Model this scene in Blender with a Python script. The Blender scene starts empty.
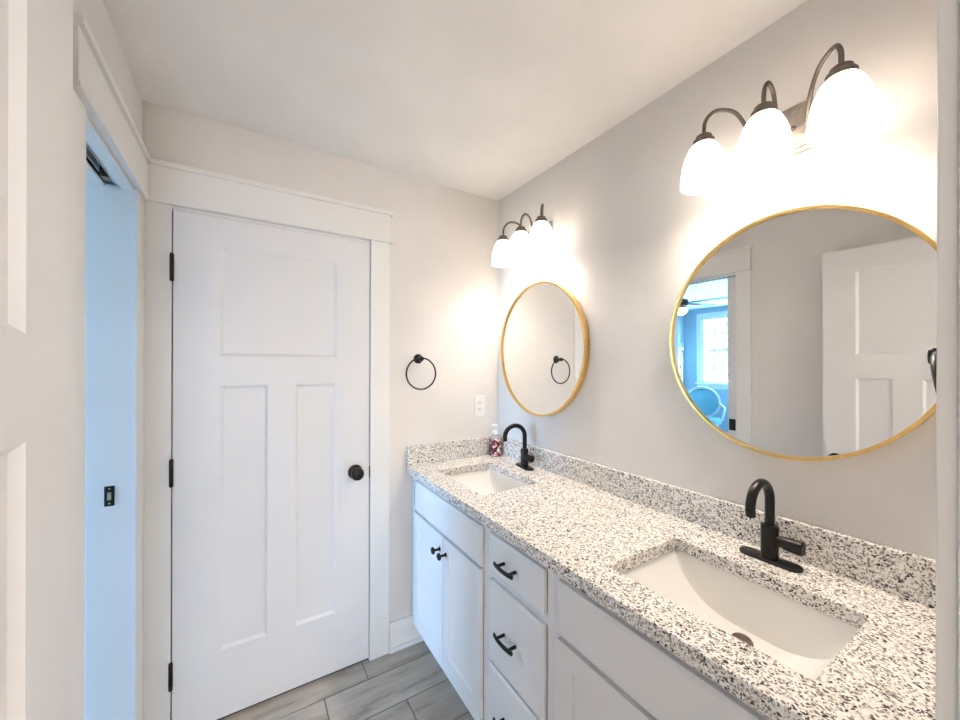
import bpy, bmesh, math, random
from mathutils import Vector, Matrix
random.seed(7)
C = bpy.context.scene.collection
PI = math.pi
S = bpy.context.scene

# ------------------------------------------------------------------ camera, world, lights, exposure
cam_d = bpy.data.cameras.new('camera'); cam = bpy.data.objects.new('camera', cam_d); C.objects.link(cam)
F_PX = 374.9
cam_d.sensor_width = 36; cam_d.lens = 36*F_PX/960; cam_d.shift_y = 4.69/960; cam_d.clip_start = 0.01; cam_d.clip_end = 200
yaw, pitch, roll = math.radians(31.796), 0.0, math.radians(0.166)
fw = Vector((math.sin(yaw)*math.cos(pitch), math.cos(yaw)*math.cos(pitch), math.sin(pitch)))
rt = Vector((math.cos(yaw), -math.sin(yaw), 0)); up = rt.cross(fw)
rt2 = rt*math.cos(roll)+up*math.sin(roll); up2 = -rt*math.sin(roll)+up*math.cos(roll)
M = Matrix((rt2, up2, -fw)).transposed().to_4x4(); M.translation = (0, 0, 1.4491)
cam.matrix_world = M
S.camera = cam

world = bpy.data.worlds.new('daylight'); S.world = world; world.use_nodes = True
wn = world.node_tree.nodes; wl = world.node_tree.links
wn['Background'].inputs['Color'].default_value = (0.34, 0.62, 1.0, 1)
wn['Background'].inputs['Strength'].default_value = 17.0

S.view_settings.view_transform = 'Standard'; S.view_settings.look = 'None'
S.view_settings.gamma = 1; S.view_settings.use_curve_mapping = False
S.view_settings.exposure = 1.54

LAMP_W = 4.4                      # watts of each vanity bulb
SHADE_E = 1.05                     # glow of the lit frosted shades
LAMP_COL = (1.0, 0.89, 0.79)
def area(name, loc, direction, sx, sy, power, col, portal=False):
    d = bpy.data.lights.new(name, 'AREA'); d.shape = 'RECTANGLE'; d.size = sx; d.size_y = sy
    d.energy = power; d.color = col
    o = bpy.data.objects.new(name, d); C.objects.link(o); o.location = loc
    o.rotation_euler = Vector(direction).to_track_quat('-Z', 'Z').to_euler()
    if portal: d.cycles.is_portal = True
    return o
# windows of the bedroom beyond the doorway: one seen in the mirror, one added for daylight
area('bedroom_window_portal', (-5.0, 3.435, 1.625), (1, 0, 0), 1.25, 0.9, 1, (1, 1, 1), True)
area('bedroom_window_portal', (-5.0, 1.1, 1.45), (1, 0, 0), 1.65, 1.45, 1, (1, 1, 1), True)
# unseen fill lamps added in the bedroom and the hall behind the camera
area('bedroom_fill', (-3.0, 2.4, 2.38), (0, 0, -1), 2.4, 2.4, 15, (0.28, 0.56, 1.0))
area('hall_ceiling_fill', (0.85, -1.5, 2.38), (0, 0.3, -1), 0.5, 0.8, 7, (1.0, 0.96, 0.92))
area('hall_end_fill', (-0.10, -3.2, 1.0), (0.09, 1, 0.16), 0.62, 1.5, 20, (1.0, 0.975, 0.955))

# ------------------------------------------------------------------ helpers
def props(o, label=None, cat=None, group=None, kind=None):
    if label: o['label'] = label
    if cat: o['category'] = cat
    if group: o['group'] = group
    if kind: o['kind'] = kind
    return o
def empty(name, loc, label=None, cat=None, group=None, kind=None):
    o = bpy.data.objects.new(name, None); C.objects.link(o); o.location = loc; o.empty_display_size = .05
    return props(o, label, cat, group, kind)
def obj(name, bm, mat, parent=None, smooth=None, bevel=0, solid=0, sub=0, weld=True, origin=None):
    """verts of bm are in world coordinates (for parented meshes: of the unrotated root)"""
    if weld: bmesh.ops.remove_doubles(bm, verts=bm.verts, dist=1e-5)
    bmesh.ops.recalc_face_normals(bm, faces=bm.faces)
    off = Vector((0, 0, 0)); p = parent
    while p is not None:
        off += p.location; p = p.parent
    if origin is not None: off = off + (Vector(origin)-off)
    if off.length: bmesh.ops.translate(bm, verts=bm.verts, vec=-off)
    me = bpy.data.meshes.new(name); bm.to_mesh(me); bm.free()
    for m in (mat if isinstance(mat, (list, tuple)) else [mat]): me.materials.append(m)
    o = bpy.data.objects.new(name, me); C.objects.link(o)
    if parent: o.parent = parent
    if origin is not None:
        q = Vector((0, 0, 0)); p = parent
        while p is not None: q += p.location; p = p.parent
        o.location = Vector(origin)-q
    if smooth is not None:
        me.shade_smooth(); me.set_sharp_from_angle(angle=math.radians(smooth))
    if solid:
        m = o.modifiers.new('solid', 'SOLIDIFY'); m.thickness = abs(solid); m.offset = 1 if solid > 0 else -1
    if bevel:
        m = o.modifiers.new('bevel', 'BEVEL'); m.width = bevel; m.segments = 2; m.limit_method = 'ANGLE'; m.angle_limit = math.radians(40)
    if sub:
        m = o.modifiers.new('sub', 'SUBSURF'); m.levels = sub; m.render_levels = sub
    return o
def children(o): return [c for c in bpy.data.objects if c.parent == o]
def copy_tree(o, parent=None):
    kids = children(o)
    c = o.copy(); C.objects.link(c); c.parent = parent
    for k in kids: copy_tree(k, c)
    return c
def B_(): return bmesh.new()
def box(bm, x0, x1, y0, y1, z0, z1, mi=0):
    v = [bm.verts.new((x, y, z)) for x in (x0, x1) for y in (y0, y1) for z in (z0, z1)]
    for f in ((0, 1, 3, 2), (4, 6, 7, 5), (0, 4, 5, 1), (2, 3, 7, 6), (0, 2, 6, 4), (1, 5, 7, 3)):
        bm.faces.new([v[i] for i in f]).material_index = mi
    return bm
def boxes(*bs):
    bm = B_()
    for b in bs: box(bm, *b)
    return bm
def frame_of(d):
    d = Vector(d).normalized(); a = Vector((0, 0, 1)) if abs(d.z) < .9 else Vector((1, 0, 0))
    u = d.cross(a).normalized(); return u, d.cross(u).normalized()
def lathe(bm, base, axis, prof, seg=32, cap0=True, cap1=True, mi=0, sx=1, sy=1):
    """prof: list of (radius, distance along axis)"""
    base = Vector(base); axis = Vector(axis).normalized(); u, v = frame_of(axis)
    rings = []
    for r, h in prof:
        rings.append([bm.verts.new(base+axis*h+u*(math.cos(2*PI*i/seg)*r*sx)+v*(math.sin(2*PI*i/seg)*r*sy)) for i in range(seg)])
    for a, b in zip(rings, rings[1:]):
        for i in range(seg):
            j = (i+1) % seg; bm.faces.new((a[i], a[j], b[j], b[i])).material_index = mi
    if cap0 and prof[0][0] > 0: bm.faces.new(rings[0][::-1]).material_index = mi
    if cap1 and prof[-1][0] > 0: bm.faces.new(rings[-1]).material_index = mi
    return bm
def tube(bm, pts, r, seg=16, closed=False, caps=True):
    pts = [Vector(p) for p in pts]; n = len(pts)
    rr = r if isinstance(r, (list, tuple)) else [r]*n
    tang = []
    for i in range(n):
        a = pts[(i-1) % n] if (closed or i > 0) else pts[i]
        b = pts[(i+1) % n] if (closed or i < n-1) else pts[i]
        tang.append((b-a).normalized())
    u, v = frame_of(tang[0]); rings = []
    for i in range(n):
        t = tang[i]; u = (u-t*u.dot(t)).normalized(); v = t.cross(u)
        rings.append([bm.verts.new(pts[i]+(u*math.cos(2*PI*k/seg)+v*math.sin(2*PI*k/seg))*rr[i]) for k in range(seg)])
    m = n if closed else n-1
    for i in range(m):
        a, b = rings[i], rings[(i+1) % n]
        for k in range(seg):
            l = (k+1) % seg; bm.faces.new((a[k], a[l], b[l], b[k]))
    if caps and not closed: bm.faces.new(rings[0][::-1]); bm.faces.new(rings[-1])
    return bm
def slab(bm, mp, u0, u1, w0, w1, t, panels=(), depth=.008, bev=.009, edge=0.0, both=True):
    """flat slab with recessed panels; mp(u, w, d) -> world point, d=0 at the face and grows inwards"""
    def q(*p): bm.faces.new([bm.verts.new(mp(*a)) for a in p])
    us = sorted({u0, u1}.union(*[{p[0], p[1]} for p in panels])); ws = sorted({w0, w1}.union(*[{p[2], p[3]} for p in panels]))
    e = edge
    for side in ((0, 1), (t, -1)) if both else ((0, 1),):
        d0, s = side
        if e and s == 1: uu0, uu1, ww0, ww1 = u0+e, u1-e, w0+e, w1-e
        else: uu0, uu1, ww0, ww1 = u0, u1, w0, w1
        UU = [min(max(x, uu0), uu1) for x in us]; WW = [min(max(x, ww0), ww1) for x in ws]
        for i in range(len(UU)-1):
            for j in range(len(WW)-1):
                cu, cw = (us[i]+us[i+1])/2, (ws[j]+ws[j+1])/2
                if any(p[0] < cu < p[1] and p[2] < cw < p[3] for p in panels): continue
                q((UU[i], WW[j], d0), (UU[i+1], WW[j], d0), (UU[i+1], WW[j+1], d0), (UU[i], WW[j+1], d0))
        for a, b, c, d in panels:
            o = [(a, c), (b, c), (b, d), (a, d)]; n = [(a+bev, c+bev), (b-bev, c+bev), (b-bev, d-bev), (a+bev, d-bev)]
            dd = d0+s*depth
            for k in range(4):
                l = (k+1) % 4; q((*o[k], d0), (*o[l], d0), (*n[l], dd), (*n[k], dd))
            q(*[(*p, dd) for p in n])
    O = [(u0, w0), (u1, w0), (u1, w1), (u0, w1)]; I = [(u0+e, w0+e), (u1-e, w0+e), (u1-e, w1-e), (u0+e, w1-e)]
    se = e*.45
    for k in range(4):
        l = (k+1) % 4
        if e: q((*I[k], 0), (*I[l], 0), (*O[l], se), (*O[k], se))
        q((*O[k], se), (*O[l], se), (*O[l], t), (*O[k], t))
    return bm

# ------------------------------------------------------------------ materials
def nm(name):
    m = bpy.data.materials.new(name); m.use_nodes = True
    return m, m.node_tree.nodes, m.node_tree.links, m.node_tree.nodes['Principled BSDF']
def coord(n, l, scale=(1, 1, 1), kind='Object'):
    t = n.new('ShaderNodeTexCoord'); mp = n.new('ShaderNodeMapping'); mp.inputs['Scale'].default_value = scale
    l.new(t.outputs[kind], mp.inputs['Vector']); return mp.outputs['Vector']
def noise(n, l, vec, scale, detail=3, rough=.5):
    t = n.new('ShaderNodeTexNoise'); t.inputs['Scale'].default_value = scale; t.inputs['Detail'].default_value = detail
    t.inputs['Roughness'].default_value = rough; l.new(vec, t.inputs['Vector']); return t.outputs['Fac']
def ramp(n, l, fac, stops, interp='LINEAR'):
    r = n.new('ShaderNodeValToRGB'); r.color_ramp.interpolation = interp
    el = r.color_ramp.elements
    while len(el) < len(stops): el.new(.5)
    for e, (p, c) in zip(el, stops): e.position = p; e.color = (*c, 1) if len(c) == 3 else c
    l.new(fac, r.inputs['Fac']); return r.outputs['Color']
def bump(n, l, b, h, strength, dist=.002):
    k = n.new('ShaderNodeBump'); k.inputs['Strength'].default_value = strength; k.inputs['Distance'].default_value = dist
    l.new(h, k.inputs['Height']); l.new(k.outputs['Normal'], b.inputs['Normal'])
def paint(name, col, rough=.6, tex=260, strength=.12, var=.02, spec=.4):
    m, n, l, b = nm(name); v = coord(n, l)
    a = tuple(max(0, c*(1-var)) for c in col); c2 = tuple(min(1, c*(1+var)) for c in col)
    l.new(ramp(n, l, noise(n, l, v, 4, 4), [(.35, a), (.65, c2)]), b.inputs['Base Color'])
    b.inputs['Roughness'].default_value = rough; b.inputs['Specular IOR Level'].default_value = spec
    if strength: bump(n, l, b, noise(n, l, v, tex, 2), strength)
    return m
def metal(name, col, rough, metallic=1.0, var=.12):
    m, n, l, b = nm(name); v = coord(n, l)
    a = tuple(c*(1-var) for c in col); c2 = tuple(min(1, c*(1+var)) for c in col)
    l.new(ramp(n, l, noise(n, l, v, 60, 3), [(.35, a), (.65, c2)]), b.inputs['Base Color'])
    b.inputs['Roughness'].default_value = rough; b.inputs['Metallic'].default_value = metallic
    return m
M_WALL = paint('wall_paint', (.79, .76, .735), .85, 320, .18)
M_CEIL = paint('ceiling_paint', (.90, .88, .86), .9, 240, .22)
M_TRIM = paint('trim_paint', (.86, .845, .82), .4, 120, .04, .01)
M_DOOR = paint('door_paint', (.83, .82, .82), .42, 500, .08, .01)
M_CAB = paint('cabinet_paint', (.84, .84, .85), .38, 150, .04, .01)
M_BED = paint('bedroom_wall_paint', (.42, .55, .62), .85, 200, .1)
M_BCEIL = paint('bedroom_ceiling_paint', (.8, .82, .84), .9)
M_BLACK = metal('oil_rubbed_bronze', (.030, .027, .025), .34, .75)
M_BRONZE = metal('pewter_bronze', (.20, .165, .135), .42, .9)
M_PLATE = metal('brushed_nickel', (.50, .45, .39), .38, .9)
M_GOLD = metal('brushed_gold', (.85, .58, .22), .28, 1.0, .05)
M_SILVER = metal('mirror_silver', (.90, .905, .89), 0.0, 1.0, 0)
M_CERAMIC = paint('sink_porcelain', (.90, .885, .86), .12, 10, 0, .004, .5)
M_PLASTIC = paint('white_plastic', (.88, .87, .85), .35, 50, 0, .005)
M_DARK = paint('dark_gap', (.02, .02, .02), .8, 50, 0)
M_BRASS = metal('brass', (.55, .42, .22), .35)
M_OUTGROUND = paint('grass_ground', (.20, .26, .12), .95, 30, .3, .2)
M_LEAF = paint('tree_leaf', (.16, .22, .10), .7, 30, 0, .3)
M_BARK = paint('tree_bark', (.16, .12, .09), .9, 40, .5, .3)
M_CHAIR = paint('teal_upholstery', (.22, .50, .55), .9, 300, .3, .12)
M_CHAIRW = paint('whitewashed_wood', (.62, .68, .68), .6, 60, .1, .05)
M_CARPET = paint('bedroom_carpet', (.42, .42, .42), .95, 400, .5, .08)
def bottle_mat():
    m, n, l, b = nm('floral_soap_label'); v = coord(n, l)
    vo = n.new('ShaderNodeTexVoronoi'); vo.inputs['Scale'].default_value = 75; l.new(v, vo.inputs['Vector'])
    s = n.new('ShaderNodeSeparateColor'); l.new(vo.outputs['Color'], s.inputs['Color'])
    l.new(ramp(n, l, s.outputs['Red'], [(0, (.06, .012, .015)), (.50, (.20, .04, .04)), (.68, (.45, .14, .13)), (.82, (.75, .48, .42)), (.93, (.85, .80, .74))], 'CONSTANT'), b.inputs['Base Color'])
    b.inputs['Roughness'].default_value = .15
    return m
def clear_mat():
    m, n, l, b = nm('clear_plastic'); b.inputs['Base Color'].default_value = (.95, .93, .92, 1)
    b.inputs['Roughness'].default_value = .1; b.inputs['Transmission Weight'].default_value = .6; b.inputs['IOR'].default_value = 1.3
    return m
M_BOTTLE = bottle_mat(); M_CLEAR = clear_mat()
def granite():
    m, n, l, b = nm('speckled_granite'); v = coord(n, l)
    nv = n.new('ShaderNodeTexNoise'); nv.inputs['Scale'].default_value = 90; nv.inputs['Detail'].default_value = 2; l.new(v, nv.inputs['Vector'])
    mx = n.new('ShaderNodeVectorMath'); mx.operation = 'MULTIPLY_ADD'; mx.inputs[1].default_value = (.006, .006, .006)
    l.new(nv.outputs['Color'], mx.inputs[0]); l.new(v, mx.inputs[2]); w = mx.outputs[0]
    def cells(scale, stops):
        vo = n.new('ShaderNodeTexVoronoi'); vo.inputs['Scale'].default_value = scale; l.new(w, vo.inputs['Vector'])
        s = n.new('ShaderNodeSeparateColor'); l.new(vo.outputs['Color'], s.inputs['Color'])
        return ramp(n, l, s.outputs['Green'], stops, 'CONSTANT')
    base = cells(230, [(0, (.86, .83, .77)), (.36, (.94, .92, .89)), (.76, (.62, .57, .50)), (.85, (.80, .74, .66)), (.94, (.30, .27, .25))])
    def mix(a, bcol, fac):
        k = n.new('ShaderNodeMix'); k.data_type = 'RGBA'
        l.new(fac, k.inputs['Factor']); l.new(a, k.inputs['A'])
        if isinstance(bcol, tuple): k.inputs['B'].default_value = (*bcol, 1)
        else: l.new(bcol, k.inputs['B'])
        return k.outputs['Result']
    f1 = cells(260, [(0, (0, 0, 0)), (.80, (1, 1, 1))])
    cl = ramp(n, l, noise(n, l, v, 60, 3, .6), [(.42, (.35, .35, .35)), (.56, (1, 1, 1))])
    mm = n.new('ShaderNodeMix'); mm.data_type = 'RGBA'; mm.blend_type = 'MULTIPLY'; mm.inputs['Factor'].default_value = 1
    l.new(f1, mm.inputs['A']); l.new(cl, mm.inputs['B'])
    c = mix(base, (.035, .032, .032), mm.outputs['Result'])
    f2 = cells(420, [(0, (0, 0, 0)), (.91, (1, 1, 1))])
    c = mix(c, (.10, .08, .07), f2)
    l.new(c, b.inputs['Base Color']); b.inputs['Roughness'].default_value = .16
    return m
M_GRANITE = granite()
def floor_mat():
    m, n, l, b = nm('wood_look_tile')
    at = n.new('ShaderNodeVertexColor'); at.layer_name = 'plank'
    s = n.new('ShaderNodeSeparateColor'); l.new(at.outputs['Color'], s.inputs['Color'])
    t = n.new('ShaderNodeTexCoord'); ad = n.new('ShaderNodeVectorMath'); ad.operation = 'MULTIPLY_ADD'
    ad.inputs[1].default_value = (9, 9, 9); l.new(at.outputs['Color'], ad.inputs[0]); l.new(t.outputs['Object'], ad.inputs[2])
    mp = n.new('ShaderNodeMapping'); mp.inputs['Scale'].default_value = (1.6, 8, 1); l.new(ad.outputs[0], mp.inputs['Vector'])
    g = noise(n, l, mp.outputs['Vector'], 2.6, 8, .62)
    c = ramp(n, l, g, [(.28, (.25, .195, .15)), (.42, (.45, .375, .30)), (.58, (.53, .455, .375)), (.75, (.62, .54, .45))])
    hv = n.new('ShaderNodeHueSaturation'); l.new(c, hv.inputs['Color'])
    mr = n.new('ShaderNodeMapRange'); mr.inputs['To Min'].default_value = .85; mr.inputs['To Max'].default_value = 1.12
    l.new(s.outputs['Red'], mr.inputs['Value']); l.new(mr.outputs['Result'], hv.inputs['Value'])
    l.new(hv.outputs['Color'], b.inputs['Base Color']); b.inputs['Roughness'].default_value = .5
    bump(n, l, b, g, .15)
    return m
M_FLOOR = floor_mat(); M_GROUT = paint('dark_grout', (.05, .045, .04), .9)
def shade_mat():
    m = bpy.data.materials.new('frosted_white_glass'); m.use_nodes = True; n = m.node_tree.nodes; l = m.node_tree.links
    b = n['Principled BSDF']; out = n['Material Output']
    v = coord(n, l); l.new(ramp(n, l, noise(n, l, v, 12, 4), [(.4, (.90, .88, .85)), (.6, (.95, .94, .92))]), b.inputs['Base Color'])
    b.inputs['Roughness'].default_value = .25
    t = n.new('ShaderNodeBsdfTranslucent'); t.inputs['Color'].default_value = (.95, .92, .88, 1)
    x = n.new('ShaderNodeMixShader'); x.inputs['Fac'].default_value = .15
    b.inputs['Emission Color'].default_value = (1, .90, .81, 1); b.inputs['Emission Strength'].default_value = SHADE_E
    l.new(b.outputs[0], x.inputs[1]); l.new(t.outputs[0], x.inputs[2]); l.new(x.outputs[0], out.inputs['Surface'])
    return m
M_SHADE = shade_mat()
def emit(name, col, s):
    m = bpy.data.materials.new(name); m.use_nodes = True; n = m.node_tree.nodes; b = n['Principled BSDF']
    b.inputs['Base Color'].default_value = (*col, 1); b.inputs['Emission Color'].default_value = (*col, 1); b.inputs['Emission Strength'].default_value = s
    return m
M_BULB = emit('lit_bulb', (1, .88, .72), 12)
M_FANGLOW = emit('lit_fan_glass', (1, .85, .6), 1.6)
def glass_mat():
    m = bpy.data.materials.new('window_glass'); m.use_nodes = True; n = m.node_tree.nodes; l = m.node_tree.links
    t = n.new('ShaderNodeBsdfTransparent'); g = n.new('ShaderNodeBsdfGlossy'); g.inputs['Roughness'].default_value = .02
    x = n.new('ShaderNodeMixShader'); x.inputs['Fac'].default_value = .06
    l.new(t.outputs[0], x.inputs[1]); l.new(g.outputs[0], x.inputs[2]); l.new(x.outputs[0], n['Material Output'].inputs['Surface'])
    return m
M_GLASS = glass_mat()

# ------------------------------------------------------------------ room shell
W, L, YB, H = 1.278, -0.336, 1.855, 2.4314
YN = .056                         # room face of the near (entry) wall
LB = L-.118                       # bedroom face of the left wall
DY0, DY1 = 1.259, 1.742           # left doorway
DTOP = 2.057
XJL, XJR = -.222, .5080            # entry opening
def struct(name, bm, mat, **k):
    o = obj(name, bm, mat, **k); o['kind'] = 'structure'; return o
BY0, BY1, BX = YN-.116, 4.20, -4.9  # bedroom
HY = -3.5                          # hall end
struct('wall_right', boxes((W, W+.12, HY, YB+.12, 0, H)), M_WALL)
struct('wall_back', boxes((L, -.262, YB, YB+.12, 0, H), (.524, W, YB, YB+.12, 0, H), (-.262, .524, YB, YB+.12, 2.056, H)), M_WALL)
# left wall: bathroom side painted warm, bedroom side blue (two skins with the pocket between)
lw = B_()
for x0, x1, mi in ((L-.05, L, 0), (LB, LB+.04, 1)):
    box(lw, x0, x1, YN-.116, DY0-.006, 0, H, mi); box(lw, x0, x1, DY1+.006, BY1, 0, H, mi); box(lw, x0, x1, DY0-.006, DY1+.006, DTOP+.004, H, mi)
struct('wall_left', lw, [M_WALL, M_BED])
struct('wall_entry', boxes((L-.04, XJL-.02, YN-.116, YN, 0, H), (XJR+.02, W, YN-.116, YN, 0, H), (XJL-.02, XJR+.02, YN-.116, YN, 2.06, H)), M_WALL)
struct('ceiling', boxes((LB, W+.12, HY, YB+.12, H, H+.05)), M_CEIL)
# plank floor
fb = B_(); col = fb.loops.layers.color.new('plank')
box(fb, LB, W, HY, YB+.12, -.03, -.0035, 1)
RH = .1895; y1 = 1.733+RH; row = 0; offs = [.476, .286, .589, .0, .74, .40, .15, .62]
while y1 > HY:
    y0 = y1-RH; off = offs[row % 8]; x = off-1.2*3
    while x < W:
        a, b = max(x+.0018, LB), min(x+1.2-.0018, W)
        if b > a:
            n0 = len(fb.faces); box(fb, a, b, max(y0+.0022, HY), min(y1-.0022, YB), -.01, 0, 0)
            fb.faces.ensure_lookup_table(); c = (random.random(), random.random(), random.random(), 1)
            for f in fb.faces[n0:]:
                for lp in f.loops: lp[col] = c
        x += 1.2
    y1 = y0; row += 1
struct('floor', fb, [M_FLOOR, M_GROUT], weld=False)
# hall behind the camera
struct('wall_hall_end', boxes((LB, W+.12, HY-.1, HY, 0, H)), M_WALL)
struct('wall_hall_left', boxes((LB-.08, LB, HY, BY0, 0, H)), M_WALL)
# unseen panel added behind the closed door to keep light out of its gaps
struct('door_gap_blocker', boxes((L, .6, YB+.121, YB+.16, 0, H)), M_WALL)

# baseboards: board plus quarter-round shoe
def baseboard(name, x0, x1, y0, y1, ax, s, h=.142):
    """ax: axis the board is thin along; s: direction it stands off the wall plane"""
    bm = B_()
    if ax == 'y': box(bm, x0, x1, *sorted((y0, y0+s*.014)), 0, h); box(bm, x0, x1, *sorted((y0+s*.014, y0+s*.030)), 0, .019)
    else: box(bm, *sorted((x0, x0+s*.014)), y0, y1, 0, h); box(bm, *sorted((x0+s*.014, x0+s*.030)), y0, y1, 0, .019)
    return struct(name, bm, M_TRIM, bevel=.003)
baseboard('baseboard_back', .607, .83, YB, YB, 'y', -1)
baseboard('baseboard_left', L, L, YN+.02, 1.16, 'x', 1)
baseboard('baseboard_entry', .60, .755, YN, YN, 'y', 1)

# ---------------------------- casings: trim_1 left doorway, trim_2 back door, trim_3 entry door
ct = .018; cl = .008
t1 = boxes((L, L+cl, DY0-.092, DY0-.004, 0, DTOP), (L, L+cl, DY1-.004, YB, 0, DTOP),
           (L, L+ct+.001, DY0-.092, YB, DTOP+.012, 2.194), (L, L+ct+.006, DY0-.099, YB, DTOP, DTOP+.012),
           (L, L+ct+.012, DY0-.104, YB, 2.194, 2.212))
# bedroom side casing
for b in ((LB-ct, LB, DY0-.09, DY0-.004, 0, DTOP), (LB-ct, LB, DY1+.004, DY1+.09, 0, DTOP), (LB-ct, LB, DY0-.095, DY1+.095, DTOP, 2.2)): box(t1, *b)
# jambs: far jamb solid, near and head jambs split around the pocket slot
SX0, SX1 = L-.076, L-.034
box(t1, LB, L, DY1, DY1+.012, 0, DTOP)
for a, b in ((LB, SX0), (SX1, L)):
    box(t1, a, b, DY0-.012, DY0, 0, DTOP); box(t1, a, b, DY0, DY1, DTOP-.010, DTOP+.004)
struct('trim_1', t1, M_TRIM, bevel=.0015)
# the pocket above the slot and its metal track
struct('trim_2', boxes((SX0, SX1, DY0-.4, DY1, DTOP+.06, DTOP+.065), (SX0-.003, SX0, DY0-.4, DY1, DTOP, DTOP+.065), (SX1, SX1+.003, DY0-.4, DY1, DTOP, DTOP+.065)), M_DARK)
HX1 = .606; JA, JB = -.2485, .511
t2 = boxes((L+cl, JA, YB-cl, YB, 0, DTOP), (JB, HX1, YB-ct, YB, 0, DTOP),
           (L+ct, HX1, YB-ct-.003, YB, DTOP+.012, 2.194), (L+ct, HX1+.012, YB-ct-.008, YB, DTOP, DTOP+.012),
           (L+ct, HX1+.013, YB-ct-.014, YB, 2.194, 2.212),
           (-.262, JA, YB, YB+.12, 0, DTOP), (JB, .524, YB, YB+.12, 0, DTOP), (-.262, .524, YB, YB+.12, 2.0455, DTOP),
           (JA, JA+.014, YB+.036, YB+.06, 0, 2.046), (JB-.014, JB, YB+.036, YB+.06, 0, 2.046), (JA, JB, YB+.036, YB+.06, 2.03, 2.046))
struct('trim_3', t2, M_TRIM, bevel=.0015)
ct3 = .0125
t3 = boxes((XJR+.004, XJR+.094, YN, YN+ct3, 0, DTOP), (XJL-.094, XJL-.004, YN, YN+ct3, 0, DTOP), (XJL-.094, XJR+.094, YN, YN+ct3, DTOP, 2.2),
           (XJR, XJR+.02, YN-.116, YN, 0, 2.06), (XJL-.02, XJL, YN-.116, YN, 0, 2.06), (XJL-.02, XJR+.02, YN-.116, YN, 2.045, 2.06))
struct('trim_4', t3, M_TRIM, bevel=.0015)

# ---------------------------- doors
def knob_bm(p, d):
    bm = B_(); lathe(bm, p, d, [(.033, 0), (.034, .003), (.031, .008), (.020, .011), (.012, .013), (.011, .030), (.014, .034), (.024, .038), (.029, .046), (.030, .053), (.027, .061), (.018, .067), (.006, .069), (.001, .0692)], 40)
    return bm
def hinge_bm(x, y, z):
    bm = B_(); lathe(bm, (x, y, z-.05), (0, 0, 1), [(.004, -.004), (.0068, 0), (.0068, .1), (.004, .104)], 16)
    for k in (.02, .04, .06, .08): lathe(bm, (x, y, z-.05+k-.0005), (0, 0, 1), [(.0074, 0), (.0074, .001)], 16)
    return bm
d1 = empty('door_1', (.132, YB-.008, 0), 'closed white three-panel door with black knob in the back wall', 'door', kind='structure')
yf = YB-.008
bm = slab(B_(), lambda u, w, d: (u, yf+d, w), -.2440, .5072, .011, 2.042, .035,
          [(-.093, .3555, 1.482, 1.925), (-.093, .0745, .286, 1.3595), (.1815, .3555, .286, 1.3595)], .010, .011)
obj('door_slab', bm, M_DOOR, d1)
for z in (1.82, 1.03, .25): obj('hinge', hinge_bm(-.2475, yf-.006, z), M_BLACK, d1, smooth=40)
obj('knob', knob_bm((.440, yf, .934), (0, -1, 0)), M_BLACK, d1, smooth=35)
obj('latch', boxes((.5068, .5108, yf-.004, yf+.02, .895, .95)), M_BLACK, d1)

d2 = empty('door_2', (-.232, .42, 0), 'open white entry door standing against the left wall', 'door', kind='structure')
xf = -.215
bm = slab(B_(), lambda u, w, d: (xf-d, u, w), .078, .769, .011, 2.042, .035,
          [(.270, .637, 1.482, 1.925), (.502, .637, .286, 1.3595), (.270, .406, .286, 1.3595)], .010, .011)
obj('door_slab', bm, M_DOOR, d2)
obj('knob', knob_bm((xf, .716, .912), (1, 0, 0)), M_BLACK, d2, smooth=35)
obj('knob', knob_bm((xf-.035, .716, .912), (-1, 0, 0)), M_BLACK, d2, smooth=35)
obj('latch', boxes((xf-.030, xf-.005, .7692, .7705, .865, .935)), M_BLACK, d2)

# pocket door in its slot, with lock hardware on the edge
d3 = empty('door_3', (L-.055, DY0-.3, 0), 'white pocket door slid into the left wall', 'door', kind='structure')
obj('door_slab', boxes((L-.072, L-.038, DY0-.62, DY0+.070, .012, 2.04)), M_DOOR, d3)
obj('latch', boxes((L-.038, L-.0355, DY0+.022, DY0+.064, .965, 1.045)), M_BLACK, d3, bevel=.001)
bm = B_(); lathe(bm, (L-.038, DY0+.046, .895), (1, 0, 0), [(.026, 0), (.026, .003), (.021, .004)], 32)
obj('edge_pull', bm, M_BLACK, d3, smooth=40)
sp = empty('strike_plate', (L-.061, DY1, 1.0), 'small black strike plate on the far jamb of the left doorway', 'strike plate')
obj('plate', boxes((L-.074, L-.048, DY1-.0025, DY1, .966, 1.034)), M_BLACK, sp, bevel=.001)
obj('latch_hole', boxes((L-.066, L-.056, DY1-.0035, DY1-.0025, .987, 1.013)), M_BRASS, sp)
for z in (.975, 1.025): obj('screw', lathe(B_(), (L-.061, DY1-.0025, z), (0, -1, 0), [(.003, 0), (.002, .001)], 12), M_BRASS, sp)
tk = empty('pocket_door_track', (L-.055, 1.5, DTOP+.03), 'grey metal pocket door track inside the slot over the left doorway', 'door track')
obj('rail', boxes((L-.066, L-.063, DY0-.3, DY1-.10, DTOP+.0, DTOP+.035), (L-.048, L-.045, DY0-.3, DY1-.10, DTOP+.0, DTOP+.035), (L-.066, L-.045, DY0-.3, DY1-.10, DTOP+.032, DTOP+.035)), M_PLATE, tk)
obj('end_stop', boxes((SX0+.002, SX1-.002, DY1-.05, DY1-.008, DTOP+.005, DTOP+.02)), M_PLATE, tk)

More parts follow.
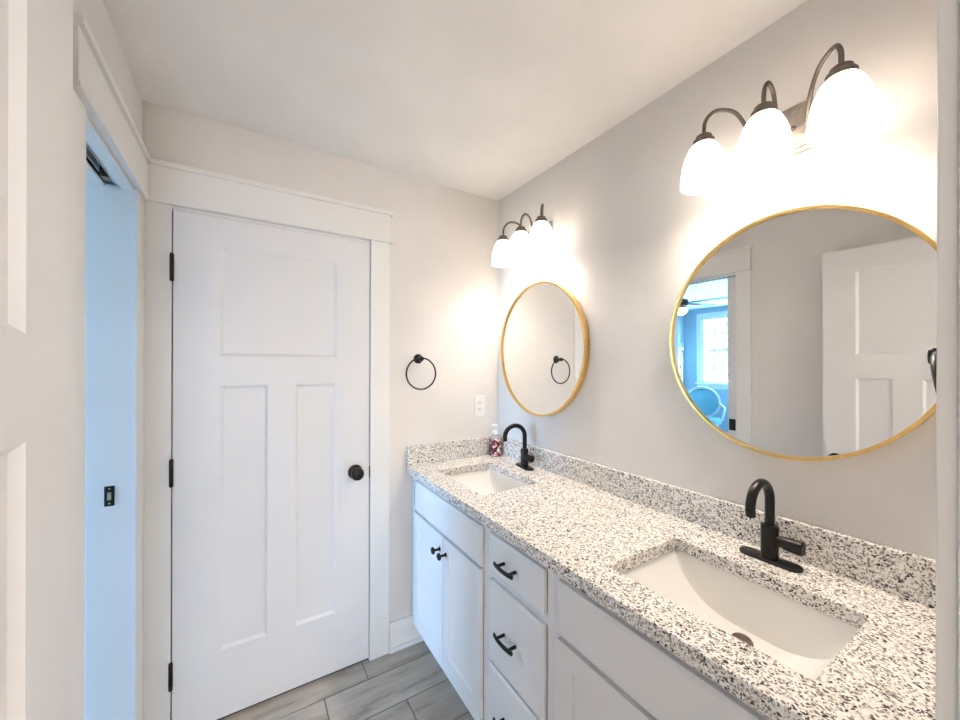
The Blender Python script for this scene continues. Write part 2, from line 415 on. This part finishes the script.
# ------------------------------------------------------------------ vanity
XF = .719; FT = .016; XFF = XF+FT+.001     # front faces, face frame
CTOP, CBOT = .9249, .888
def mpx(u, w, d): return (XF+d, u, w)
def cab_body(y0, y1, tops):
    b = B_(); t = .018
    box(b, XFF, XFF+.02, y0, y0+.026, .10, CBOT); box(b, XFF, XFF+.02, y1-.026, y1, .10, CBOT)
    box(b, XFF, XFF+.02, y0+.026, y1-.026, .10, .14)
    for z0, z1 in tops: box(b, XFF, XFF+.02, y0+.026, y1-.026, z0, z1)
    box(b, XFF+.02, W-.002, y0, y0+t, .10, CBOT-.001); box(b, XFF+.02, W-.002, y1-t, y1, .10, CBOT-.001)
    box(b, XFF+.02, W-.002, y0+t, y1-t, .10, .118); box(b, W-.012, W-.002, y0+t, y1-t, .118, CBOT-.001)
    box(b, XFF+.075, XFF+.09, y0, y1, 0, .10)
    return b
def knob_small(y, z):
    bm = B_(); lathe(bm, (XF, y, z), (-1, 0, 0), [(.009, 0), (.009, .002), (.0055, .004), (.005, .022), (.007, .026), (.014, .029), (.0155, .033), (.013, .038), (.006, .040), (.001, .0405)], 28)
    return bm
def pull(y, z):
    bm = B_(); n = 18; P = []
    for i in range(n+1):
        s = -1+2*i/n; P.append((XF-.034+.006*s*s, y+.049*s, z))
    # flattened arched bar
    rings = []
    for i, p in enumerate(P):
        s = -1+2*i/n; hw = .0065; th = .0038
        rings.append([bm.verts.new((p[0]+a*th, p[1], p[2]+c*hw)) for a, c in ((-1, -.6), (-.6, -1), (.6, -1), (1, -.6), (1, .6), (.6, 1), (-.6, 1), (-1, .6))])
    for a, b in zip(rings, rings[1:]):
        for k in range(8): bm.faces.new((a[k], a[(k+1) % 8], b[(k+1) % 8], b[k]))
    bm.faces.new(rings[0]); bm.faces.new(rings[-1])
    for s in (-.62, .62):
        tube(bm, [(XF, y+.049*s, z), (XF-.031, y+.049*s, z)], [.0055, .0045], 12)
    return bm
def sink_cab(y0, y1, fy0, fy1, split, label):
    c = empty('sink_cabinet', ((XF+W)/2, (y0+y1)/2, 0), label, 'cabinet')
    obj('body', cab_body(y0, y1, [(.695, .722), (.852, CBOT)]), M_CAB, c, bevel=.001)
    obj('false_front', slab(B_(), mpx, fy0, fy1, .714, .861, FT, edge=.009), M_CAB, c)
    g = .0016
    for a, b, ky in ((fy0, split-g, split-.030), (split+g, fy1, split+.030)):
        d = obj('door', slab(B_(), mpx, a, b, .155, .704, FT, [(a+.056, b-.056, .155+.056, .704-.056)], .008, .004), M_CAB, c)
        obj('knob', knob_small(ky, .640), M_BLACK, d, smooth=40)
    return c
sink_cab(1.129, YB-.001, 1.157, 1.788, 1.461, 'white double-door cabinet under the far sink, beside the back wall')
sink_cab(YN+.001, .787, .125, .757, .441, 'white double-door cabinet under the near sink, nearest the camera')
dc = empty('drawer_cabinet', ((XF+W)/2, .958, 0), 'white cabinet with three drawers between the two sink cabinets', 'cabinet')
obj('body', cab_body(.7875, 1.1285, [(.698, .732), (.408, .424), (.858, CBOT)]), M_CAB, dc, bevel=.001)
for z0, z1 in ((.729, .862), (.420, .702), (.155, .411)):
    d = obj('drawer', slab(B_(), mpx, .816, 1.099, z0, z1, FT, edge=.010), M_CAB, dc)
    obj('handle', pull(.974, (z0+z1)/2), M_BLACK, d, smooth=50)

# sinks' hole rectangles
HX = (.803, 1.110)
SINKS = [(1.277, 1.695), (.237, .655)]
ctb = B_()
X0, X1, Y0, Y1 = .703, W-.001, YN+.001, YB-.001
xs = [X0, HX[0], HX[1], X1]; ys = sorted([Y0, Y1]+[v for s in SINKS for v in s])
for i in range(3):
    for j in range(5):
        if i == 1 and any(abs(ys[j]-s[0]) < 1e-6 for s in SINKS): continue
        for z in (CBOT, CTOP):
            ctb.faces.new([ctb.verts.new(p) for p in ((xs[i], ys[j], z), (xs[i+1], ys[j], z), (xs[i+1], ys[j+1], z), (xs[i], ys[j+1], z))])
def wallq(x0, y0, x1, y1):
    ctb.faces.new([ctb.verts.new(p) for p in ((x0, y0, CBOT), (x1, y1, CBOT), (x1, y1, CTOP), (x0, y0, CTOP))])
for j in range(5): wallq(X0, ys[j], X0, ys[j+1]); wallq(X1, ys[j], X1, ys[j+1])
for i in range(3): wallq(xs[i], Y0, xs[i+1], Y0); wallq(xs[i], Y1, xs[i+1], Y1)
for a, b in SINKS: wallq(HX[0], a, HX[0], b); wallq(HX[1], a, HX[1], b); wallq(HX[0], a, HX[1], a); wallq(HX[0], b, HX[1], b)
cr = empty('countertop', (.99, .955, CBOT), 'long speckled grey and white granite vanity countertop with two sink cutouts', 'countertop')
obj('top', ctb, M_GRANITE, cr, bevel=.003)
BS = 1.0268
obj('backsplash', boxes((W-.021, W-.001, Y0, Y1, CTOP, BS)), M_GRANITE, cr, bevel=.002)
obj('side_splash', boxes((X0, W-.0215, Y1-.020, Y1, CTOP, BS)), M_GRANITE, cr, bevel=.002)

def sink(y0, y1, label):
    yc = (y0+y1)/2; xc = sum(HX)/2
    s = empty('undermount_sink', (xc, yc, CBOT-.12), label, 'sink', 'rectangular undermount sinks')
    hx = (HX[1]-HX[0])/2+.006; hy = (y1-y0)/2+.006; bm = B_(); NX, NY = 40, 44
    def sp_(k, n):                      # samples crowd towards the edges
        a = -1+2*k/n; return math.copysign(1-(1-abs(a))**1.9, a)
    grid = []
    for i in range(NX+1):
        r = []
        for j in range(NY+1):
            sx, sy = sp_(i, NX), sp_(j, NY)
            g = min(1, (1-abs(sx))/.10); g = g*g*(3-2*g) if g < .5 else g
            g = 1-(1-g)**1.3
            dep = .116*(1-abs(sy)**3.2)+.004
            e = min(1, (1-abs(sy))/.02); dep *= e if e < 1 else 1
            r.append(bm.verts.new((xc+hx*sx, yc+hy*sy, CBOT-.0015-dep*g-(.006*sx if abs(sx) < .9 else .0054*math.copysign(1, sx))*min(1, dep/.12)*g)))
        grid.append(r)
    for i in range(NX):
        for j in range(NY): bm.faces.new((grid[i][j], grid[i+1][j], grid[i+1][j+1], grid[i][j+1]))
    # flat flange clamped under the stone
    fl = [(-1, -1), (1, -1), (1, 1), (-1, 1)]
    for k in range(4):
        a, b = fl[k], fl[(k+1) % 4]
        bm.faces.new([bm.verts.new((xc+a_[0]*(hx+q), yc+a_[1]*(hy+q), CBOT-.0015)) for a_, q in ((a, 0), (b, 0), (b, .015), (a, .015))])
    obj('bowl', bm, M_CERAMIC, s, smooth=50, solid=-.006)
    dx, dy = 1.046, yc+.002; dz = CBOT-.0015-.120-.004
    bm = B_(); lathe(bm, (dx, dy, dz), (0, 0, 1), [(.024, 0), (.024, .003), (.022, .005), (.020, .0055), (.020, .009), (.017, .011), (.001, .0115)], 36)
    obj('drain_stopper', bm, M_BRONZE, s, smooth=40)
    return s
sink(*SINKS[0], 'white rectangular undermount sink near the back wall, the farther one')
sink(*SINKS[1], 'white rectangular undermount sink nearest the camera, the larger-looking one')

# ------------------------------------------------------------------ faucets
def faucet(x, y, label):
    f = empty('faucet', (x, y, CTOP), label, 'faucet', 'gooseneck faucets')
    # deck plate: stadium with softened top
    bm = B_(); n = 24; rings = []
    for r, z in ((.0255, 0), (.0255, .004), (.024, .0065), (.021, .0078)):
        ring = []
        for k in range(2*n):
            a = 2*PI*k/(2*n); cy = .046 if math.sin(a) >= 0 else -.046
            ring.append(bm.verts.new((x+math.cos(a)*r, y+cy+math.sin(a)*r, CTOP+z)))
        rings.append(ring)
    for a, b in zip(rings, rings[1:]):
        for k in range(2*n): bm.faces.new((a[k], a[(k+1) % (2*n)], b[(k+1) % (2*n)], b[k]))
    bm.faces.new(rings[0]); bm.faces.new(rings[-1])
    obj('deck_plate', bm, M_BLACK, f, smooth=40)
    bm = B_(); lathe(bm, (x, y, CTOP+.006), (0, 0, 1), [(.0200, 0), (.0200, .086), (.0185, .089), (.012, .0895)], 36)
    obj('body', bm, M_BLACK, f, smooth=40)
    R = .056; zt = 1.085; pts = [(x, y, CTOP+.09), (x, y, 1.04)]
    for k in range(0, 25):
        a = PI*k/24*1.06; pts.append((x-R+R*math.cos(a), y, zt+R*math.sin(a)))
    e = pts[-1]; pts.append((e[0]+.0015, y, e[2]-.008))
    obj('spout', tube(B_(), pts, .0112, 24), M_BLACK, f, smooth=50)
    bm = B_(); lathe(bm, (x, y-.018, .984), (0, -1, -.03), [(.0140, 0), (.0140, .014), (.0170, .015), (.0182, .052), (.0155, .0545), (.012, .0548), (.011, .053), (.001, .053)], 32)
    h = obj('handle', bm, M_BLACK, f, smooth=40)
    obj('handle_pin', tube(B_(), [(x-.014, y-.048, .986), (x-.018, y-.048, .987)], .004, 12), M_BLACK, h, smooth=40)
    return f
faucet(1.208, 1.512, 'black gooseneck faucet behind the farther sink, next to the soap bottle').rotation_euler.z = math.radians(-10)
faucet(1.198, .447, 'black gooseneck faucet behind the nearest sink')

# ------------------------------------------------------------------ soap bottle
sb = empty('soap_bottle', (1.219, 1.796, CTOP), 'clear pump soap bottle with a dark red floral label in the counter corner', 'soap bottle')
bx, by = 1.219, 1.796
bm = B_(); lathe(bm, (bx, by, CTOP), (0, 0, 1), [(.030, 0), (.035, .004), (.036, .012), (.036, .092), (.034, .1)], 32)
obj('bottle', bm, M_BOTTLE, sb, smooth=50)
bm = B_(); lathe(bm, (bx, by, CTOP+.1), (0, 0, 1), [(.034, 0), (.030, .008), (.017, .018), (.014, .021), (.014, .028)], 32)
obj('shoulder', bm, M_CLEAR, sb, smooth=50)
bm = B_(); lathe(bm, (bx, by, CTOP+.123), (0, 0, 1), [(.0165, 0), (.0165, .018), (.013, .021), (.005, .022), (.005, .045), (.012, .046), (.013, .056), (.009, .060)], 24)
tube(bm, [(bx-.006, by-.002, CTOP+.176), (bx-.040, by-.010, CTOP+.174)], [.007, .0045], 12)
obj('pump', bm, M_PLASTIC, sb, smooth=40)

# ------------------------------------------------------------------ mirrors
def mirror(yc, zc, tilt, label):
    m = empty('round_mirror', (W-.018, yc, zc), label, 'mirror', 'round gold-framed mirrors')
    R = .340; bm = B_(); ey = .322/.340; n = 128
    x0 = W-.018
    prof = [(R-.0090, -.0135), (R-.001, -.0140), (R, -.0125), (R, .014), (R-.008, .015), (R-.0095, .005)]
    rings = [[bm.verts.new((x0+d, yc+ey*r*math.cos(2*PI*k/n), zc+r*math.sin(2*PI*k/n))) for k in range(n)] for r, d in prof]
    for a, b in zip(rings, rings[1:]+rings[:1]):
        for k in range(n): bm.faces.new((a[k], a[(k+1) % n], b[(k+1) % n], b[k]))
    obj('frame', bm, M_GOLD, m, smooth=30)
    bm = B_(); r = R-.0086
    for d in (-.005, -.001):
        bm.faces.new([bm.verts.new((x0+d, yc+ey*r*math.cos(2*PI*k/n), zc+r*math.sin(2*PI*k/n))) for k in range(n)])
    obj('glass', bm, M_SILVER, m)
    m.rotation_euler = (0, -math.radians(tilt), 0)
    return m
mirror(1.466, 1.529, .35, 'round gold-framed mirror above the farther sink')
mirror(.441, 1.533, .5, 'round gold-framed mirror above the nearest sink, cut by the frame edge')

# ------------------------------------------------------------------ vanity lights
def vanity_light(yc, label):
    v = empty('vanity_light', (W-.012, yc, 2.09), label, 'wall light', 'three-shade vanity lights')
    bm = boxes((W-.012, W-.001, yc-.092, yc+.092, 2.028, 2.158), (W-.020, W-.012, yc-.082, yc+.082, 2.038, 2.148), (W-.026, W-.020, yc-.074, yc+.074, 2.046, 2.140))
    bp = obj('backplate', bm, M_PLATE, v, bevel=.002)
    for s in (-.03, .03): obj('screw', lathe(B_(), (W-.026, yc+s, 2.09), (-1, 0, 0), [(.006, 0), (.005, .004), (.001, .006)], 16), M_BRONZE, bp, smooth=40)
    sx = W-.127
    for k in (-1, 0, 1):
        ys_, yo = yc+k*.058, yc+k*.152
        p0 = Vector((W-.024, ys_, 2.092)); p3 = Vector((sx, yo, 2.132))
        cps = [p0, Vector((W-.050, ys_+(yo-ys_)*.15, 2.140)), Vector((W-.070, ys_+(yo-ys_)*.40, 2.190)), Vector((W-.100, ys_+(yo-ys_)*.78, 2.203)), Vector((W-.1225, ys_+(yo-ys_)*.97, 2.175)), p3]
        pts = []
        ext = [2*cps[0]-cps[1]]+cps+[2*cps[-1]-cps[-2]]
        for i in range(1, len(ext)-2):
            for q in range(8):
                t = q/8; a, b, c, d = ext[i-1:i+3]
                pts.append(.5*((2*b)+(c-a)*t+(2*a-5*b+4*c-d)*t*t+(3*b-a-3*c+d)*t**3))
        pts.append(p3)
        arm = obj('arm', tube(B_(), pts, .0052, 14), M_BRONZE, v, smooth=50)
        obj('collar', lathe(B_(), (sx, yo, 2.132), (0, 0, -1), [(.008, -.002), (.018, .0), (.021, .003), (.020, .010), (.0185, .011), (.026, .0125), (.0285, .016), (.0285, .027), (.026, .028)], 32), M_BRONZE, arm, smooth=35)
        prof = [(.022, .022), (.030, .028), (.039, .040), (.048, .060), (.0545, .082), (.0585, .106), (.0605, .128), (.0615, .146), (.060, .150)]
        inner = [(r-.0035, h) for r, h in prof[::-1]]
        obj('shade', lathe(B_(), (sx, yo, 2.132), (0, 0, -1), prof+inner, 48, False, False), M_SHADE, v, smooth=60)
        obj('bulb', lathe(B_(), (sx, yo, 2.098), (0, 0, -1), [(.010, 0), (.011, .012), (.018, .026), (.021, .038), (.018, .050), (.010, .058), (.001, .060)], 24), M_BULB, v, smooth=60)
        ld = bpy.data.lights.new('vanity_bulb_light', 'POINT'); ld.energy = LAMP_W; ld.color = LAMP_COL; ld.shadow_soft_size = .035
        lo = bpy.data.objects.new('vanity_bulb_light', ld); C.objects.link(lo); lo.location = (sx, yo, 2.055)
    return v
vanity_light(1.476, 'three-shade bronze vanity light above the farther mirror')
vanity_light(.446, 'three-shade bronze vanity light above the nearest mirror')

# ------------------------------------------------------------------ towel rings and outlet
def towel_ring(x, y, z, s, label, R=.081, off=.044, lean=0.0):
    """s: direction out of the wall along y"""
    t = empty('towel_ring', (x, y, z), label, 'towel ring', 'black towel rings')
    bm = B_(); lathe(bm, (x, y, z), (0, s, 0), [(.025, 0), (.025, .005), (.022, .008), (.018, .010), (.013, .016), (.011, .030), (.011, .048), (.012, .052), (.010, .056), (.001, .057)], 32)
    obj('post', bm, M_BLACK, t, smooth=40)
    yr = y+s*off; zc = z-R+.004
    obj('ring', tube(B_(), [(x+R*math.sin(2*PI*k/72), yr-s*lean*(1-math.cos(2*PI*k/72)), zc+R*math.cos(2*PI*k/72)) for k in range(72)], .0041, 12, True), M_BLACK, t, smooth=60)
    return t
towel_ring(.765, YB, 1.479, -1, 'black towel ring on the back wall beside the white door')
towel_ring(.790, YN, 1.462, 1, 'black towel ring cut off by the entry door frame at the right', off=.048, lean=.020)
ol = empty('wall_outlet', (1.148, YB, 1.210), 'white duplex wall outlet above the counter on the back wall', 'outlet')
obj('cover_plate', boxes((1.112, 1.184, YB-.005, YB, 1.150, 1.270)), M_PLASTIC, ol, bevel=.002)
for z in (1.190, 1.230):
    bm = B_(); lathe(bm, (1.148, YB-.005, z), (0, -1, 0), [(.0172, 0), (.0172, .002)], 24, sx=1, sy=.82)
    r = obj('receptacle', bm, M_PLASTIC, ol)
    obj('slots', boxes((1.140, 1.142, YB-.0075, YB-.007, z-.004, z+.008), (1.154, 1.156, YB-.0075, YB-.007, z-.003, z+.007), (1.146, 1.150, YB-.0075, YB-.007, z-.012, z-.008)), M_DARK, r)

# ------------------------------------------------------------------ bedroom seen in the near mirror
W1 = (3.0, 3.87, 1.01, 2.24); W2_ADDED = (.40, 1.80, .65, 2.25)  # second window is out of view, added to bring more daylight to the cabinets
bw = B_()
ys_ = [BY0-.1, W2_ADDED[0], W2_ADDED[1], W1[0], W1[1], BY1+.1]
box(bw, BX-.12, BX, ys_[0], ys_[1], 0, H); box(bw, BX-.12, BX, ys_[2], ys_[3], 0, H); box(bw, BX-.12, BX, ys_[4], ys_[5], 0, H)
for w in (W1, W2_ADDED): box(bw, BX-.12, BX, w[0], w[1], 0, w[2]); box(bw, BX-.12, BX, w[0], w[1], w[3], H)
struct('wall_bedroom_far', bw, M_BED)
struct('wall_bedroom_side', boxes((BX, LB, BY1, BY1+.1, 0, H)), M_BED)
struct('wall_bedroom_near', boxes((BX, LB, BY0-.1, BY0, 0, H)), M_BED)
struct('floor_bedroom', boxes((BX-.12, LB, BY0-.1, BY1+.1, -.03, -.001)), M_CARPET)
struct('ceiling_bedroom', boxes((BX-.12, LB, BY0-.1, BY1+.1, H, H+.05)), M_BCEIL)
struct('trim_5', boxes((BX, BX+.02, BY0, BY1, 0, .13)), M_TRIM)
for i, (w, nx, nz) in enumerate(((W1, 4, 4), (W2_ADDED, 4, 4))):
    r = empty('window_%d' % (i+1), (BX, (w[0]+w[1])/2, w[2]), 'white-framed bedroom window with small panes' + (', seen in the near mirror' if i == 0 else ''), 'window', kind='structure')  # the second, out of view, is added for its daylight
    c = .09
    obj('window_frame', boxes((BX, BX+.02, w[0]-c, w[0], w[2]-.02, w[3]+c), (BX, BX+.02, w[1], w[1]+c, w[2]-.02, w[3]+c), (BX, BX+.02, w[0], w[1], w[3], w[3]+c),
        (BX-.10, BX, w[0], w[0]+.03, w[2], w[3]), (BX-.10, BX, w[1]-.03, w[1], w[2], w[3]), (BX-.10, BX, w[0], w[1], w[3]-.03, w[3]), (BX-.10, BX, w[0], w[1], w[2], w[2]+.03)), M_TRIM, r)
    obj('window_sill', boxes((BX-.1, BX+.05, w[0]-c-.02, w[1]+c+.02, w[2]-.025, w[2]), (BX, BX+.018, w[0]-c, w[1]+c, w[2]-.11, w[2]-.025)), M_TRIM, r)
    mb = B_()
    for k in range(1, nx): yy = w[0]+(w[1]-w[0])*k/nx; box(mb, BX-.07, BX-.05, yy-.009, yy+.009, w[2]+.03, w[3]-.03)
    for k in range(1, nz):
        zz = w[2]+(w[3]-w[2])*k/nz; h = .016 if k == 2 else .009; box(mb, BX-.07, BX-.05, w[0]+.03, w[1]-.03, zz-h, zz+h)
    obj('muntins', mb, M_TRIM, r)
    obj('pane', boxes((BX-.062, BX-.059, w[0]+.03, w[1]-.03, w[2]+.03, w[3]-.03)), M_GLASS, r)

# ceiling fan with light
fx, fy, fz = -2.6, 2.95, 2.225
fan = empty('ceiling_fan', (fx, fy, H), 'dark ceiling fan with lit glass bowl in the blue bedroom, seen in the near mirror', 'ceiling fan')
bm = B_(); lathe(bm, (fx, fy, H), (0, 0, -1), [(.06, 0), (.06, .02), (.03, .05), (.013, .06), (.013, H-fz-.08)], 24)
obj('downrod', bm, M_BLACK, fan, smooth=40)
bm = B_(); lathe(bm, (fx, fy, fz+.08), (0, 0, -1), [(.03, 0), (.09, .02), (.10, .06), (.09, .10), (.05, .12), (.05, .13)], 28)
obj('motor', bm, M_BLACK, fan, smooth=40)
for k in range(5):
    a = math.radians(-95+72*k); ca, sa = math.cos(a), math.sin(a)
    bm = B_(); pts = [(.09, -.02), (.16, -.045), (.55, -.06), (.60, -.05), (.62, 0), (.60, .05), (.55, .06), (.16, .045), (.09, .02)]
    vs = []
    for z in (0, .005):
        vs.append([bm.verts.new((fx+u*ca-w*sa, fy+u*sa+w*ca, fz+.01+z+w*.08)) for u, w in pts])
    bm.faces.new(vs[0][::-1]); bm.faces.new(vs[1])
    for i in range(len(pts)): j = (i+1) % len(pts); bm.faces.new((vs[0][i], vs[0][j], vs[1][j], vs[1][i]))
    obj('blade', bm, M_BLACK, fan)
bm = B_(); lathe(bm, (fx, fy, fz-.05), (0, 0, -1), [(.05, 0), (.085, .01), (.088, .04), (.07, .075), (.035, .098), (.001, .105)], 28)
obj('glass_bowl', bm, M_FANGLOW, fan, smooth=60)

# round-backed armchair
cx, cy = -4.05, 3.42
ch = empty('armchair', (cx, cy, 0), 'round-backed teal armchair with pale frame in the bedroom, seen in the near mirror', 'armchair')
ang = math.radians(-30)       # direction the chair faces
def cp(u, v, z): return (cx+u*math.cos(ang)-v*math.sin(ang), cy+u*math.sin(ang)+v*math.cos(ang), z)
def cps_(l): return [cp(*p) for p in l]
bm = B_(); n = 32
for z in (.38, .46): bm.faces.new([bm.verts.new(cp(.27*math.cos(2*PI*k/n)*(1.0), .27*math.sin(2*PI*k/n), z)) for k in range(n)])
bm.verts.ensure_lookup_table()
for k in range(n): bm.faces.new((bm.verts[k], bm.verts[(k+1) % n], bm.verts[n+(k+1) % n], bm.verts[n+k]))
obj('seat', bm, M_CHAIR, ch, smooth=50, bevel=.015)
def back_pt(t, s):             # t: around the back oval, s: 0..1 radius
    v = .25*s*math.cos(t); z = .70+.25*s*math.sin(t); return cp(-.27-.06*(z-.5)+.55*v*v, v, z)
bm = B_(); rings = [[bm.verts.new(back_pt(2*PI*k/36, s)) for k in range(36)] for s in (.02, .35, .7, 1)]
for a, b in zip(rings, rings[1:]):
    for k in range(36): bm.faces.new((a[k], a[(k+1) % 36], b[(k+1) % 36], b[k]))
bm.faces.new(rings[0])
obj('backrest', bm, M_CHAIR, ch, smooth=60, solid=.03)
obj('back_frame', tube(B_(), [back_pt(2*PI*k/48, 1.04) for k in range(48)], .022, 10, True), M_CHAIRW, ch, smooth=60)
for s in (-1, 1):
    obj('arm', tube(B_(), cps_([(-.27, .25*s, .70), (-.10, .30*s, .66), (.08, .31*s, .65), (.17, .29*s, .60), (.19, .26*s, .46)]), .018, 10), M_CHAIRW, ch, smooth=60)
    for u in (-.19, .19): obj('leg', tube(B_(), cps_([(u, .19*s, .39), (u*1.12, .20*s, .2), (u*1.08, .20*s, 0)]), [.024, .018, .013], 10), M_CHAIRW, ch, smooth=60)

# white glazed cabinet against the bedroom side wall
kx, ky = -3.86, 4.0
hc = empty('display_cabinet', (kx, ky, 0), 'tall white cabinet with latticed doors in the blue bedroom, seen in the mirror', 'cabinet')
KX0, KX1, KY0, KY1, KZ = kx-.36, kx+.36, 3.85, 4.19, 1.63
obj('body', boxes((KX0, KX1, KY0+.02, KY1, .08, .72), (KX0, KX0+.03, KY0+.02, KY1, .72, KZ), (KX1-.03, KX1, KY0+.02, KY1, .72, KZ), (KX0, KX1, KY1-.02, KY1, .72, KZ), (KX0-.03, KX1+.03, KY0, KY1, KZ, KZ+.05), (KX0, KX1, KY0+.03, KY1, .72, .74), (KX0+.02, KX1-.02, KY0+.05, KY1-.02, 0, .08)), M_CHAIRW, hc)
for a, b in ((KX0+.01, kx-.005), (kx+.005, KX1-.01)):
    bm = boxes((a, a+.04, KY0, KY0+.02, .75, KZ-.01), (b-.04, b, KY0, KY0+.02, .75, KZ-.01), (a, b, KY0, KY0+.02, .75, .80), (a, b, KY0, KY0+.02, KZ-.06, KZ-.01))
    for k in (1, 2): xx = a+.04+(b-a-.08)*k/3; box(bm, xx-.008, xx+.008, KY0+.004, KY0+.016, .8, KZ-.06)
    for k in (1, 2, 3): zz = .8+(KZ-.86)*k/4; box(bm, a+.04, b-.04, KY0+.004, KY0+.016, zz-.008, zz+.008)
    d = obj('door', bm, M_TRIM, hc)
    obj('pane', boxes((a+.04, b-.04, KY0+.009, KY0+.011, .8, KZ-.06)), M_GLASS, d)
    obj('door', slab(B_(), lambda u, w, dd: (u, KY0+dd, w), a, b, .10, .71, .019, [(a+.05, b-.05, .15, .66)], .006, .004, both=False), M_CHAIRW, hc)

# outdoors beyond the bedroom window
struct('ground', boxes((-40, BX-.12, -20, 25, -.6, -.5)), M_OUTGROUND)
def tree(x, y, h, label):
    t = empty('garden_tree', (x, y, -.5), label, 'tree', 'trees outside the bedroom window')
    bm = B_(); tube(bm, [(x, y, -.5), (x+.05, y+.03, h*.3), (x-.03, y, h*.7)], [.12, .09, .04], 10)
    for k in range(14):
        a = random.uniform(0, 2*PI); z = h*random.uniform(.2, .65); r = random.uniform(.5, 1.2)
        tube(bm, [(x, y, z), (x+r*.5*math.cos(a), y+r*.5*math.sin(a), z+.3), (x+r*math.cos(a), y+r*math.sin(a), z+.5)], [.04, .025, .01], 6)
    obj('trunk', bm, M_BARK, t, smooth=60)
    bm = B_()
    for k in range(1800):
        th, ph = random.uniform(0, 2*PI), random.uniform(-1, 1); rr = random.uniform(.35, 1.0)
        p = Vector((x+1.35*rr*math.cos(th)*math.sqrt(1-ph*ph), y+1.35*rr*math.sin(th)*math.sqrt(1-ph*ph), h*.55+h*.42*rr*ph))
        d = Vector((random.uniform(-1, 1), random.uniform(-1, 1), random.uniform(-1, 1))).normalized(); u, v = frame_of(d); s = random.uniform(.05, .09)
        bm.faces.new([bm.verts.new(p+a) for a in (u*s, v*s*.5, -u*s, -v*s*.5)])
    obj('foliage', bm, M_LEAF, t, weld=False)
tree(-10.5, 5.0, 3.6, 'loose green tree straight outside the bedroom window')
tree(-13.0, 7.6, 4.2, 'taller green tree farther from the bedroom window')
